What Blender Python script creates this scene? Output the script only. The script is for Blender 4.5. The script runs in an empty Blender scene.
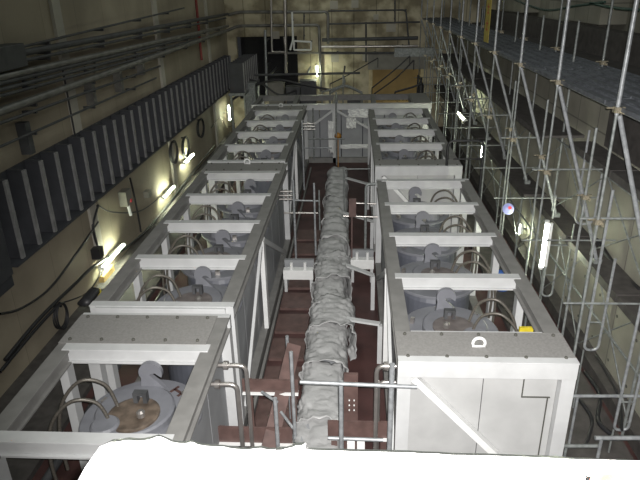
import bpy, math, random
from mathutils import Vector, Matrix, noise
random.seed(7)
PI = math.pi
COL = bpy.context.scene.collection
CZ = 7.8                                   # eye height over the red floor
# ---------------------------------------------------------------- camera frame
F = 590.0
_Y = Vector((34, 253, F)).normalized()
_V = -Vector((30, -1380, F)).normalized()
_Z = (_V - _Y * _V.dot(_Y)).normalized()
_X = -_Y.cross(_Z)
def ray(x, y):
    d = Vector((x - 320, 240 - y, F))
    return Vector((_X.dot(d), _Y.dot(d), _Z.dot(d)))
def at_z(x, y, z):
    d = ray(x, y); q = d * ((z - CZ) / d.z); return Vector((q.x, q.y, z))
def at_x(x, y, X):
    d = ray(x, y); q = d * (X / d.x); return Vector((X, q.y, q.z + CZ))
def at_y(x, y, Y):
    d = ray(x, y); q = d * (Y / d.y); return Vector((q.x, Y, q.z + CZ))

cam_d = bpy.data.cameras.new('camera'); cam = bpy.data.objects.new('camera', cam_d); COL.objects.link(cam)
cam_d.sensor_width = 36; cam_d.lens = 36 * F / 640; cam_d.clip_start = .05; cam_d.clip_end = 200
R = Matrix(((_X.x, _X.y, -_X.z), (_Y.x, _Y.y, -_Y.z), (_Z.x, _Z.y, -_Z.z)))
cam.matrix_world = Matrix.Translation((0, 0, CZ)) @ R.to_4x4()
bpy.context.scene.camera = cam

# ---------------------------------------------------------------- materials
def mat(name, col, rough=.6, metal=0., var=.12, scale=6., bump=0., bscale=30., col2=None, emit=None, estr=0., thr=None):
    m = bpy.data.materials.new(name); m.use_nodes = True
    nt = m.node_tree; b = nt.nodes['Principled BSDF']
    b.inputs['Roughness'].default_value = rough; b.inputs['Metallic'].default_value = metal
    tc = nt.nodes.new('ShaderNodeTexCoord'); n = nt.nodes.new('ShaderNodeTexNoise')
    n.inputs['Scale'].default_value = scale; n.inputs['Detail'].default_value = 6
    nt.links.new(tc.outputs['Object'], n.inputs['Vector'])
    r = nt.nodes.new('ShaderNodeValToRGB')
    c2 = col2 if col2 else tuple(c * (1 - var) for c in col)
    c1 = col if col2 else tuple(min(1, c * (1 + var)) for c in col)
    lo, hi = thr if thr else (.35, .65)
    r.color_ramp.elements[0].position = lo; r.color_ramp.elements[1].position = hi
    r.color_ramp.elements[0].color = (*c2, 1); r.color_ramp.elements[1].color = (*c1, 1)
    nt.links.new(n.outputs['Fac'], r.inputs['Fac']); nt.links.new(r.outputs['Color'], b.inputs['Base Color'])
    if bump:
        n2 = nt.nodes.new('ShaderNodeTexNoise'); n2.inputs['Scale'].default_value = bscale; n2.inputs['Detail'].default_value = 4
        nt.links.new(tc.outputs['Object'], n2.inputs['Vector'])
        bp = nt.nodes.new('ShaderNodeBump'); bp.inputs['Strength'].default_value = bump; bp.inputs['Distance'].default_value = .02
        nt.links.new(n2.outputs['Fac'], bp.inputs['Height']); nt.links.new(bp.outputs['Normal'], b.inputs['Normal'])
    if emit:
        b.inputs['Emission Color'].default_value = (*emit, 1); b.inputs['Emission Strength'].default_value = estr
    return m
M = dict(
    paint=mat('grey_white_paint', (.50, .51, .51), .45, var=.06, scale=3),
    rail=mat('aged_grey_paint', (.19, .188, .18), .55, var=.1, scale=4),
    plate=mat('speckled_cover_plate', (.23, .226, .217), .6, var=.1, scale=30),
    sidep=mat('grey_side_panel', (.27, .28, .29), .6, var=.08, scale=2),
    facep=mat('white_face_panel', (.40, .405, .40), .6, var=.07, scale=2.2),
    seam=mat('dark_seam', (.07, .07, .06), .8),
    vessel=mat('blue_grey_vessel_paint', (.095, .102, .122), .5, var=.08, scale=3),
    lid=mat('light_grey_lid_paint', (.165, .17, .188), .45, var=.08, scale=4),
    cover=mat('grey_brown_cover', (.12, .105, .10), .5, var=.2, scale=7),
    pan=mat('interior_shade_dark', (.035, .03, .03), .7),  # shade inside the frames, put into the colour
    coverb=mat('brown_lid_cover', (.11, .085, .065), .45, var=.35, scale=7),  # browner tone for the cover on the nearest left lid
    letter=mat('dark_brown_stencil', (.07, .04, .035), .6),
    hose=mat('braided_steel_hose', (.11, .10, .085), .4, .3, var=.3, scale=60),
    steel=mat('stainless_pipe', (.40, .38, .36), .3, .75, var=.1),
    galv=mat('galvanised_tube', (.29, .305, .315), .4, .25, var=.2, scale=12),
    galvd=mat('weathered_tube', (.20, .215, .21), .5, .2, var=.25, scale=12),
    clamp=mat('gold_clamp', (.30, .27, .20), .4, .5, var=.3, scale=40),
    plank=mat('dark_steel_plank', (.10, .108, .122), .6, .2, var=.3, scale=5),
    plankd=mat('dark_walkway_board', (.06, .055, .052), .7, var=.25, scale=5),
    floor=mat('red_brown_floor', (.058, .027, .025), .55, var=.35, scale=1.4, bump=.1),
    brown=mat('red_brown_steel', (.10, .062, .055), .5, var=.2, scale=5),
    wall=mat('stained_concrete_wall', (.30, .262, .195), .85, var=.16, scale=.6, bump=.15, bscale=8),
    wallr=mat('pale_concrete_wall', (.27, .262, .215), .85, var=.14, scale=1.1, bump=.15, bscale=8),
    wallb=mat('blotchy_concrete_wall', (.50, .45, .32), .85, col2=(.22, .19, .125), scale=.9, thr=(.42, .58), bump=.15, bscale=8),
    pil=mat('light_concrete_strip', (.38, .36, .31), .85, var=.1, scale=1),
    ceil=mat('dark_ceiling', (.08, .08, .08), .9),
    fin=mat('dark_blue_grey_fin', (.042, .044, .05), .6, var=.2, scale=2),
    finedge=mat('grey_fin_edge', (.22, .22, .22), .5, var=.2, scale=4),
    pipe=mat('grey_wall_pipe', (.17, .167, .155), .45, .3, var=.25, scale=3),
    piped=mat('dark_wall_pipe', (.055, .057, .06), .6, var=.25, scale=3),
    redp=mat('red_pipe_paint', (.22, .03, .025), .5),
    cable=mat('black_cable', (.018, .018, .02), .5),
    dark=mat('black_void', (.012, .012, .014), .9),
    shutter=mat('grey_shutter', (.20, .195, .165), .6, var=.1, scale=3),
    ochre=mat('ochre_board', (.42, .30, .12), .8, var=.12, scale=1.5),
    cream=mat('cream_trim', (.60, .52, .30), .7),
    sheet=mat('grey_wrap_sheet', (.37, .373, .37), .42, var=.08, scale=3, bump=.9, bscale=7),
    white=mat('white_paint', (.72, .73, .72), .4, var=.04),
    cloth=mat('white_plastic_sheet', (.80, .80, .80), .4, var=.03, bump=.1, bscale=10),
    orange=mat('orange_cloth', (.30, .03, .004), .6, var=.2, scale=40),
    yellow=mat('yellow_plastic', (.62, .50, .03), .5),
    banner=mat('faded_yellow_banner', (.34, .27, .05), .7),
    bred=mat('red_print', (.35, .06, .02), .7),
    blue=mat('blue_plastic', (.04, .14, .55), .4),
    lilac=mat('pale_blue_plastic', (.30, .33, .62), .4),
    red=mat('red_plastic', (.70, .05, .06), .4),
    conc=mat('parapet_concrete', (.45, .44, .42), .8),
    tube=mat('lit_fluorescent_tube', (.9, .95, .8), .5, emit=(.93, 1.0, .72), estr=130),
)
# concrete panel joints / tie holes through a brick pattern
def jointed(m, sx, sz, mort, dark=.45, swap=False):
    nt = m.node_tree; b = nt.nodes['Principled BSDF']
    src = b.inputs['Base Color'].links[0].from_socket
    tc = nt.nodes.new('ShaderNodeTexCoord'); sp = nt.nodes.new('ShaderNodeSeparateXYZ'); cb = nt.nodes.new('ShaderNodeCombineXYZ')
    nt.links.new(tc.outputs['Object'], sp.inputs[0])
    nt.links.new(sp.outputs['X' if swap else 'Y'], cb.inputs['X']); nt.links.new(sp.outputs['Z'], cb.inputs['Y'])
    br = nt.nodes.new('ShaderNodeTexBrick'); br.offset = 0; br.inputs['Scale'].default_value = 1
    br.inputs['Brick Width'].default_value = sx; br.inputs['Row Height'].default_value = sz
    br.inputs['Mortar Size'].default_value = mort; br.inputs['Mortar Smooth'].default_value = .3
    br.inputs['Color1'].default_value = (1, 1, 1, 1); br.inputs['Color2'].default_value = (.9, .9, .9, 1); br.inputs['Mortar'].default_value = (dark, dark, dark, 1)
    nt.links.new(cb.outputs[0], br.inputs['Vector'])
    mx = nt.nodes.new('ShaderNodeMix'); mx.data_type = 'RGBA'; mx.blend_type = 'MULTIPLY'; mx.inputs['Factor'].default_value = 1
    nt.links.new(src, mx.inputs['A']); nt.links.new(br.outputs['Color'], mx.inputs['B'])
    nt.links.new(mx.outputs['Result'], b.inputs['Base Color'])
jointed(M['wall'], 1.8, 3.0, .012, .7)
jointed(M['wallr'], 1.2, 2.4, .02, .5)
jointed(M['wallb'], 1.25, 9, .03, .5, True)

# ---------------------------------------------------------------- mesh builder
class MB:
    def __init__(s): s.v = []; s.f = []; s.sm = []
    def add(s, vs, fs, smooth=False):
        n = len(s.v); s.v += [tuple(v) for v in vs]; s.f += [tuple(i + n for i in f) for f in fs]; s.sm += [smooth] * len(fs); return s
    def box(s, x0, x1, y0, y1, z0, z1):
        vs = [(x, y, z) for x in (x0, x1) for y in (y0, y1) for z in (z0, z1)]
        return s.add(vs, [(0, 1, 3, 2), (4, 6, 7, 5), (0, 4, 5, 1), (2, 3, 7, 6), (0, 2, 6, 4), (1, 5, 7, 3)])
    def bar(s, a, b, w, h, up=(0, 0, 1)):
        a = Vector(a); b = Vector(b); d = (b - a).normalized(); u = Vector(up)
        if abs(d.dot(u)) > .98: u = Vector((0, 1, 0))
        r = d.cross(u).normalized(); u = r.cross(d)
        vs = [p + r * i * w / 2 + u * j * h / 2 for p in (a, b) for i, j in ((-1, -1), (1, -1), (1, 1), (-1, 1))]
        return s.add(vs, [(0, 1, 2, 3), (7, 6, 5, 4), (0, 4, 5, 1), (1, 5, 6, 2), (2, 6, 7, 3), (3, 7, 4, 0)])
    def tube(s, pts, r, n=8, closed=False):
        pts = [Vector(p) for p in pts]; N = len(pts); prev = None; rings = []
        for i, p in enumerate(pts):
            if closed: d = pts[(i + 1) % N] - pts[i - 1]
            else: d = pts[min(i + 1, N - 1)] - pts[max(i - 1, 0)]
            d = d.normalized() if d.length > 1e-9 else Vector((0, 0, 1))
            if prev is None:
                u = Vector((0, 0, 1)) if abs(d.z) < .9 else Vector((1, 0, 0))
                u = (u - d * u.dot(d)).normalized()
            else:
                u = prev - d * prev.dot(d)
                u = u.normalized() if u.length > 1e-6 else Vector((1, 0, 0))
            prev = u; w = d.cross(u)
            rings.append([p + (u * math.cos(2 * PI * k / n) + w * math.sin(2 * PI * k / n)) * r for k in range(n)])
        vs = [v for g in rings for v in g]; fs = []
        for i in range(N if closed else N - 1):
            a = i * n; b = ((i + 1) % N) * n
            fs += [(a + k, a + (k + 1) % n, b + (k + 1) % n, b + k) for k in range(n)]
        s.add(vs, fs, True)
        if not closed: s.add(rings[0], [tuple(range(n))[::-1]]); s.add(rings[-1], [tuple(range(n))])
        return s
    def lathe(s, prof, c=(0, 0, 0), n=32):
        vs = [(c[0] + r * math.cos(2 * PI * k / n), c[1] + r * math.sin(2 * PI * k / n), c[2] + z) for r, z in prof for k in range(n)]
        fs = [(i * n + k, i * n + (k + 1) % n, (i + 1) * n + (k + 1) % n, (i + 1) * n + k) for i in range(len(prof) - 1) for k in range(n)]
        s.add(vs, fs, False)
        if prof[-1][0] > .001: s.add(vs[-n:], [tuple(range(n))])
        if prof[0][0] > .001: s.add(vs[:n], [tuple(range(n))[::-1]])
        return s
    def prism(s, poly, y0, y1):             # polygon in XZ, extruded along Y
        n = len(poly)
        vs = [(x, y0, z) for x, z in poly] + [(x, y1, z) for x, z in poly]
        return s.add(vs, [tuple(range(n)), tuple(range(n, 2 * n))[::-1]] + [(i, i + n, (i + 1) % n + n, (i + 1) % n) for i in range(n)])
    def build(s, name, m, parent=None, label=None, cat=None, group=None, kind=None, bevel=0):
        me = bpy.data.meshes.new(name); me.from_pydata(s.v, [], s.f)
        me.polygons.foreach_set('use_smooth', s.sm); me.update()
        me.materials.append(M[m] if isinstance(m, str) else m)
        import bmesh
        bm = bmesh.new(); bm.from_mesh(me); bmesh.ops.recalc_face_normals(bm, faces=bm.faces[:]); bm.to_mesh(me); bm.free()
        o = bpy.data.objects.new(name, me); COL.objects.link(o)
        if parent: o.parent = parent
        if bevel:
            b = o.modifiers.new('bevel', 'BEVEL'); b.width = bevel; b.segments = 2; b.limit_method = 'ANGLE'
        return tag(o, label, cat, group, kind)
def tag(o, label=None, cat=None, group=None, kind=None):
    if label: o['label'] = label
    if cat: o['category'] = cat
    if group: o['group'] = group
    if kind: o['kind'] = kind
    return o
def empty(name, loc, label, cat, group=None, rz=0):
    o = bpy.data.objects.new(name, None); COL.objects.link(o); o.location = loc; o.rotation_euler = (0, 0, rz)
    return tag(o, label, cat, group)
def copy_tree(o, parent=None, label=None):
    c = o.copy(); COL.objects.link(c); c.parent = parent
    if label: c['label'] = label
    for ch in list(o.children): copy_tree(ch, c)
    return c
def smooth(pts, k=6):
    pts = [Vector(p) for p in pts]; out = []
    for i in range(len(pts) - 1):
        p0 = pts[max(i - 1, 0)]; p1 = pts[i]; p2 = pts[i + 1]; p3 = pts[min(i + 2, len(pts) - 1)]
        for j in range(k):
            t = j / k
            out.append(.5 * ((2 * p1) + (p2 - p0) * t + (2 * p0 - 5 * p1 + 4 * p2 - p3) * t * t + (3 * p1 - p0 - 3 * p2 + p3) * t ** 3))
    out.append(pts[-1]); return out
def bend(pts, r=.12, k=4):                   # polyline with rounded corners
    pts = [Vector(p) for p in pts]; out = [pts[0]]
    for i in range(1, len(pts) - 1):
        a = (pts[i - 1] - pts[i]); b = (pts[i + 1] - pts[i]); ra = min(r, a.length / 2, b.length / 2)
        A = pts[i] + a.normalized() * ra; B = pts[i] + b.normalized() * ra
        for j in range(k + 1):
            t = j / k; out.append(A * (1 - t) ** 2 + pts[i] * 2 * t * (1 - t) + B * t * t)
    out.append(pts[-1]); return out
ORD = ['first', 'second', 'third', 'fourth', 'fifth', 'sixth', 'seventh', 'eighth', 'ninth', 'tenth', 'eleventh', 'twelfth', 'thirteenth', 'fourteenth',
       'fifteenth', 'sixteenth', 'seventeenth', 'eighteenth', 'nineteenth', 'twentieth'] + ['twenty-' + w for w in
       ('first', 'second', 'third', 'fourth', 'fifth', 'sixth', 'seventh', 'eighth', 'ninth')] + ['thirtieth', 'thirty-first', 'thirty-second', 'thirty-third', 'thirty-fourth', 'thirty-fifth']

# ---------------------------------------------------------------- the hall
LW, RW, BW, RU = -7.3, 5.35, 35.5, 8.2
def struct(name, m, b): return b.build(name, m, kind='structure')
struct('floor', 'floor', MB().box(LW - .3, RU + .3, -2.5, BW + 2.5, -.2, 0))
struct('wall_left', 'wall', MB().box(LW - .3, LW, -2.5, BW + .3, 0, 12))
struct('wall_right', 'wallr', MB().box(RW, RW + .3, -2.5, BW, 0, CZ - 1.95))
struct('wall_right_upper', 'wallr', MB().box(RU, RU + .3, -2.5, BW + .3, CZ - 2.25, 12))
struct('trim_1', 'plankd', MB().box(RW + .3, RU, -2.5, BW, CZ - 2.25, CZ - 1.95))
struct('ceiling', 'ceil', MB().box(LW - .3, RU + .3, -2.5, BW + 2.5, 12, 12.2))
struct('wall_front', 'conc', MB().box(LW, RU, -2.5, .3, 0, 6.1))
# back wall with a dark recess and a doorway
ra, rb = at_y(236, 37, BW), at_y(299, 98, BW)
da, db = at_y(369, 56, BW), at_y(423, 100, BW)
b = MB()
b.box(LW, ra.x, BW, BW + .3, 0, 12)
b.box(ra.x, rb.x, BW, BW + .3, ra.z, 12); b.box(ra.x, rb.x, BW, BW + .3, 0, rb.z)
b.box(rb.x, da.x, BW, BW + .3, 0, 12)
b.box(da.x, db.x, BW, BW + .3, da.z, 12)
b.box(db.x, RU, BW, BW + .3, 0, 12)
struct('wall_back', 'wallb', b)
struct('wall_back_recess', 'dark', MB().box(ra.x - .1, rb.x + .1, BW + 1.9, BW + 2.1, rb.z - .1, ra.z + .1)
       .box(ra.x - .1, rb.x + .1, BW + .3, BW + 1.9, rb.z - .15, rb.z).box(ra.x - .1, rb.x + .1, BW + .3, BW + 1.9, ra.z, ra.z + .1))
struct('door_1', 'ochre', MB().box(da.x - .3, db.x + .3, BW + .9, BW + 1.0, 0, da.z + .2))
zz = at_y(400, 69, BW).z
tag(MB().box(da.x - .05, db.x + .05, BW - .16, BW - .003, zz, da.z + .1).build('shutter_housing', 'shutter'), 'wide grey shutter box across the top of the ochre doorway', 'shutter box')
struct('trim_2', 'cream', MB().box(da.x, da.x + .22, BW + .05, BW + .9, 0, zz).box(db.x - .22, db.x, BW + .05, BW + .9, 0, zz))
# left wall pilasters, right wall pilasters
for k, (px, py, w) in enumerate(((67, 60, .42), (158, 25, .42), (207, 10, .35))):
    y = at_x(px, py, LW + .1).y
    struct('trim_%d' % (k + 3), 'pil', MB().box(LW, LW + .08, y - w / 2, y + w / 2, 0, 12))
for k, (y0, y1, d) in enumerate(((8.2, 14.6, 1.0), (19.4, 24.5, .8), (28.5, 33.5, .8))):
    struct('trim_%d' % (k + 6), 'wallr', MB().box(RU - d, RU, y0, y1, CZ - 1.2, 12))
# dark beam band under the blocks of the right upper wall
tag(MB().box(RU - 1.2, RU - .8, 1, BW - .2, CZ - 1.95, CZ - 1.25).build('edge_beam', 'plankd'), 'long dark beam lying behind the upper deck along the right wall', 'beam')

# ---------------------------------------------------------------- skid frames
TOP = CZ - 5.0
def hbeam(b, a, c, w, h):                    # I-section, top flange at the height of the end points
    a = Vector(a); c = Vector(c); t = .035
    dz = Vector((0, 0, 1))
    b.bar(a - dz * t / 2, c - dz * t / 2, w, t)
    b.bar(a - dz * h / 2, c - dz * h / 2, w * .6, h - 2 * t)
    b.bar(a - dz * (h - t / 2), c - dz * (h - t / 2), w, t)
    return b
def skid(label, x, y, L, W, bars, plate, open_side, rz=0, face=None, eye=None, plate_x=None, seg=True):
    """x,y = front left corner; local x across, y along; open_side = local x side that shows its panels"""
    g = empty('skid_frame', (x, y, 0), label, 'equipment frame', rz=rz)
    w, h = .25, .24
    for xx in (w / 2, W - w / 2):
        hbeam(MB(), (xx, 0, TOP), (xx, L, TOP), w, h).build('top_rail', 'rail', g, bevel=.004)
    for yy in bars:
        e, dz = (.26, -.02) if face and yy < 1 else (.13, .012)
        hbeam(MB(), (e, yy, TOP + dz), (W - e, yy, TOP + dz), .2 if e < .2 else .1, .25).build('crossbeam', 'paint', g, bevel=.004)
    if 0 not in bars:
        MB().box(0, W, -.012, .1, TOP - .26, TOP + .012).box(0, W, -.03, .12, TOP + .0125, TOP + .03).build('end_beam', 'paint', g, bevel=.004)
    else:
        MB().box(0, W, -.012, .15, TOP - .25, TOP + .004).box(0, W, -.03, .15, TOP + .0045, TOP + .02).build('end_beam', 'paint', g, bevel=.004)
    MB().box(0, W, L - .1, L + .01, TOP - .25, TOP + .004).build('end_beam', 'paint', g, bevel=.004)
    if plate: MB().box(.21, W - .21, .25, L - .25, .02, .1).build('shade_pan', 'pan', g)  # pan added over the floor to paint in the frame's inner shade
    for xx in (.1, W - .1):
        MB().box(xx - .1, xx + .1, 0, L, 0, .28).build('base_rail', 'rail', g)
    for xx in (.1, W - .1):
        for yy in [.1, L - .1]:
            MB().box(xx - .1, xx + .1, yy - .1, yy + .1, .28, TOP - .24).build('post', 'paint', g, bevel=.004)
    outer = 0 if open_side == 1 else 1
    ox = .08 if outer == 0 else W - .08
    for yy in bars:
        if .3 < yy < L - .3: MB().box(ox - .07, ox + .07, yy - .1, yy + .1, .28, TOP - .24).build('post', 'paint', g)
    # inner long side: recessed panels, mid post, two braces
    ix = W - .03 if open_side == 1 else .03
    s = 1 if open_side == 1 else -1
    mid = L * .39
    if open_side is not None:
        px = ix - s * .13
        npan = 6
        for k in range(npan):
            y0 = .2 + (L - .4) * k / npan; y1 = .2 + (L - .4) * (k + 1) / npan
            MB().box(min(px, px - s * .02), max(px, px - s * .02), y0 + .01, y1 - .01, .29, TOP - .25).build('side_panel', 'sidep', g)
        MB().box(ix - .05, ix + .05, mid - .13, mid + .13, .28, TOP - .24).build('post', 'white', g)
        for e in (mid - L * .34, mid + L * .46):
            MB().bar((ix + s * .0, mid + (.1 if e > mid else -.1), TOP - .3), (ix, e, .32), .12, .06, (1, 0, 0)).build('brace', 'paint', g)
    if plate:
        p0, p1 = plate; x0, x1 = plate_x or (0, W)
        pl = MB().box(x0, x1, p0, p1, TOP + .004, TOP + .02).build('cover_plate', 'plate', g)
        bb = MB()
        n = 5
        for row in (p0 + .09, p1 - .09):
            for k in range(n):
                xx = x0 + .15 + (x1 - x0 - .3) * k / (n - 1)
                if eye is not None or True:
                    bm = MB(); bm.lathe([(.028, 0), (.028, .02), (.018, .035)], (xx, row, TOP + .02), 8); bm.build('bolt', 'seam', pl)
        if eye is not None:
            ex, ey = eye; pts = [(ex + .09 * math.cos(t), ey, TOP + .09 + .09 * math.sin(t)) for t in [PI * (-.12 + 1.24 * j / 12) for j in range(13)]]
            pts = [(ex + .1, ey, TOP + .03)] + pts + [(ex - .1, ey, TOP + .03)]
            MB().tube(pts, .024, 8, True).build('lifting_eye', 'white', pl)
    if face:
        y = .12
        MB().box(.2, W - .2, 0, .16, 0, .24).build('face_sill', 'paint', g)
        pn = []
        n = face['n']; x0, x1 = .2, W - .2
        for k in range(n):
            a = x0 + (x1 - x0) * k / n; c = x0 + (x1 - x0) * (k + 1) / n
            MB().box(a + .006, c - .006, .14, .17, .24, TOP - .26).build('front_panel', face.get('mat', 'facep'), g)
        for xx in face['posts']:
            MB().box(xx - .1, xx + .1, .0, .12, .24, TOP - .26).build('post', 'paint', g)
        for a, c in face['braces']:
            MB().bar((a[0], .06, a[1]), (c[0], .06, c[1]), .1, .13, (0, 1, 0)).build('brace', 'white' if n < 4 else 'paint', g)
    return g

WL = 2.52
XL = -4.57
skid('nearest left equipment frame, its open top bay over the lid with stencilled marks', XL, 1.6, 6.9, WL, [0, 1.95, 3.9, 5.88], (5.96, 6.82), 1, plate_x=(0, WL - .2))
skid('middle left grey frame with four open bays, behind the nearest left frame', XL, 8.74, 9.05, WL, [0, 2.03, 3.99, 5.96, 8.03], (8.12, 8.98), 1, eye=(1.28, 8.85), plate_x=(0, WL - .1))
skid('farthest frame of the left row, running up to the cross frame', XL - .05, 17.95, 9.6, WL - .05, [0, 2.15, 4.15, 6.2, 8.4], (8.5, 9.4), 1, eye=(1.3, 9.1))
XR = .65
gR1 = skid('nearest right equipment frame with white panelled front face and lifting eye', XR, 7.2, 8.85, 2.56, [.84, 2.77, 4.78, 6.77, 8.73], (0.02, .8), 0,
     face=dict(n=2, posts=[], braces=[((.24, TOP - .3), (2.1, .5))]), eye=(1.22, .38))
# small hatch outline on the front face of R1
MB().box(1.86, 1.875, .12, .142, TOP - .68, TOP - .3).box(1.86, 2.28, .12, .142, TOP - .69, TOP - .675).box(2.24, 2.255, .12, .142, .3, TOP - .69).build('panel_seam', 'seam', gR1)
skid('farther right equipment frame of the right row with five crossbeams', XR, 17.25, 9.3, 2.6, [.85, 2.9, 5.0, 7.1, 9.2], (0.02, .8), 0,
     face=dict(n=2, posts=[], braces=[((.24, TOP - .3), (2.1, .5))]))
skid('cross frame closing the far end between both frame rows', 3.6, 27.72, 8.4, 2.75, [], None, None)
# T is re-laid along x: front face to the camera
def cross_frame():
    g = [o for o in bpy.data.objects if o.get('label', '').startswith('cross frame')][0]
    for ch in list(g.children): bpy.data.objects.remove(ch)
    g.location = (-4.8, 27.72, 0)
    L, W = 8.4, 2.75
    for yy in (.13, W - .13):
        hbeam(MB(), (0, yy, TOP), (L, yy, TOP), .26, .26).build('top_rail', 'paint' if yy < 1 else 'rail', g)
    for xx in (.12, 2.0, 3.9, 5.75, 7.6, 8.28):
        hbeam(MB(), (xx, .26, TOP - .004), (xx, W - .26, TOP - .004), .2, .24).build('crossbeam', 'rail', g)
    for xx in (.12, 3.9, 8.28):
        for yy in (.1, W - .1): MB().box(xx - .1, xx + .1, yy - .1, yy + .1, 0, TOP - .26).build('post', 'paint', g)
    MB().box(7.6, 8.4, 0, W, TOP + .002, TOP + .02).build('cover_plate', 'plate', g)
    for k in range(8): MB().box(.15 + k * 1.02, 1.13 + k * 1.02, .2, .23, .2, TOP - .26).build('front_panel', 'sidep', g)
    MB().box(.2, 8.2, 0, .2, 0, .24).build('face_sill', 'rail', g)
    for a, c in (((3.8, TOP - .3), (2.3, 1.4)), ((4.0, TOP - .3), (5.8, 1.5))):
        MB().bar((a[0], .08, a[1]), (c[0], .08, c[1]), .1, .13, (0, 1, 0)).build('brace', 'paint', g)
cross_frame()

# ---------------------------------------------------------------- vessels
def vessel(label, x, y, side, brown=False):
    """side=-1: hoses leave to the left, +1: to the right"""
    z = CZ - 5.68
    g = empty('filter_vessel', (x, y, 0), label, 'filter vessel', 'filter vessels standing in the frames')
    MB().lathe([(.74, .3), (.74, z - .22), (.70, z - .12), (.6, z - .06)], n=36).build('body', 'vessel', g)
    MB().lathe([(.87, z - .055), (.87, z - .01), (.86, z), (.3, z)], n=40).build('lid_flange', 'lid', g)
    MB().lathe([(.57, z - .01), (.57, z + .10), (.54, z + .125), (.001, z + .15)], (side * .09, 0, 0), n=36).build('lid_drum', 'lid', g)
    MB().lathe([(.37, z + .10), (.37, z + .155), (.34, z + .165), (.001, z + .17)], (side * .05, -.15, 0), n=28).build('lid_cover', 'coverb' if brown else 'cover', g)
    # crane hook shaped lug at the back of the lid
    out = [(-.2, 0), (-.17, .12), (-.155, .28)]
    cx, cz, r = -.0, .36, .18
    for k in range(17):
        t = PI * (1.17 - 1.3 * k / 16); out.append((cx + r * math.cos(t), cz + r * math.sin(t)))
    out += [(.13, .31), (.07, .36), (.0, .35), (-.02, .32), (.10, .20), (.18, .10), (.24, 0)]
    ho = MB().prism([(px, z + .0 + pz) for px, pz in out], .52, .60).build('hook_lug', 'lid', g)
    # small bracket lug
    MB().box(-.10, -.04, .02, .12, z + .2, z + .33).box(.04, .10, .02, .12, z + .2, z + .33).box(-.10, .10, .02, .12, z + .33, z + .37).build('lug', 'piped', g)
    MB().lathe([(.06, z + .2), (.06, z + .27), (.03, z + .3)], (-.1 * side, -.25, 0), 10).build('nozzle', 'steel', g)
    cx = side * .36; cy = -.42
    MB().lathe([(.2, z + .0), (.2, z + .18), (.17, z + .21), (.001, z + .215)], (cx, cy, 0), 24).build('hose_cap', 'lid', g)
    for k, (dy, hh) in enumerate(((-.02, .42), (.30, .52))):
        p = [(cx - side * .03, cy + .12 + dy, z + .15), (cx + side * .12, cy + dy + .15, z + .15 + hh * .7), (cx + side * .42, cy + dy + .05, z + .12 + hh),
             (cx + side * .70, cy + dy - .05, z + hh * .6), (cx + side * .80, cy + dy - .12, z - .25), (cx + side * .78, cy + dy - .15, z - .8)]
        MB().tube(smooth(p, 6), .026, 8).build('hose', 'hose', g)
    for k in range(6):
        t = PI * (.1 + k / 3.0 + .12)
        if abs(math.sin(t)) > .2 or True:
            MB().box(-.05, .05, -.035, .035, 0, .09).build('clamp_block', 'steel', g).matrix_local = Matrix.Translation((.68 * math.cos(t), .68 * math.sin(t), z)) @ Matrix.Rotation(t + PI / 2, 4, 'Z')
    return g, z
wh = ['nearest', 'second', 'third', 'farthest']
g, zl = vessel('grey vessel with stencilled letters on its lid, in the nearest left frame', -3.07, 6.75, -1, True)
def strokes(segs, cx, cy, rot, sc, z):
    b = MB(); c, s = math.cos(rot), math.sin(rot)
    for a, e in segs:
        p = [(cx + (q[0] * c - q[1] * s) * sc, cy + (q[0] * s + q[1] * c) * sc, z) for q in (a, e)]
        b.bar(p[0], p[1], .045, .006)
    return b
for nm, ang, segs, rot in (('stencil_letter_h', 56, [((-.5, -.5), (-.5, .5)), ((.5, -.5), (.5, .5)), ((-.5, 0), (.5, 0))], -35), ('stencil_numeral', 33, [((-.5, .5), (.5, .5)), ((.5, .5), (.1, -.5)), ((-.5, .5), (-.5, .2))], -58),
                           ('stencil_letter_l', 9, [((-.4, .5), (-.4, -.5)), ((-.4, -.5), (.5, -.5))], -82), ('stencil_dash', -22, [((-.5, 0), (.6, 0))], -15)):
    a = math.radians(ang); strokes(segs, .68 * math.cos(a), .68 * math.sin(a), math.radians(rot), .17, zl + .006).build(nm, 'letter', g)
protoL, _ = vessel('nearest vessel in the middle left frame, hook lug before the first crossbeam', -3.05, 10.05, -1)
for k, yy in enumerate((12.02, 13.98, 15.98)):
    c = copy_tree(protoL, None, '%s vessel from the near end of the middle left frame' % ORD[k + 1]); c.location.y = yy
for k, yy in enumerate((19.4, 21.4, 23.5, 25.6)):
    c = copy_tree(protoL, None, '%s vessel from the near end of the farthest left frame' % ORD[k]); c.location.y = yy
protoR, _ = vessel('nearest vessel in the nearest right frame, behind the cover plate with the eye', 1.72, 9.2, 1)
for k, yy in enumerate((11.25, 13.25, 15.2)):
    c = copy_tree(protoR, None, '%s vessel from the near end of the nearest right frame' % ORD[k + 1]); c.location.y = yy
for k, yy in enumerate((19.35, 21.45, 23.6, 25.7)):
    c = copy_tree(protoR, None, '%s vessel from the near end of the farther right frame' % ORD[k]); c.location.y = yy
for k, xx in enumerate((-3.75, -1.85, .05, 1.9)):
    c = copy_tree(protoR, None, '%s vessel from the left inside the far cross frame' % ORD[k]); c.location = (xx, 29.0, -.15)

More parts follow.
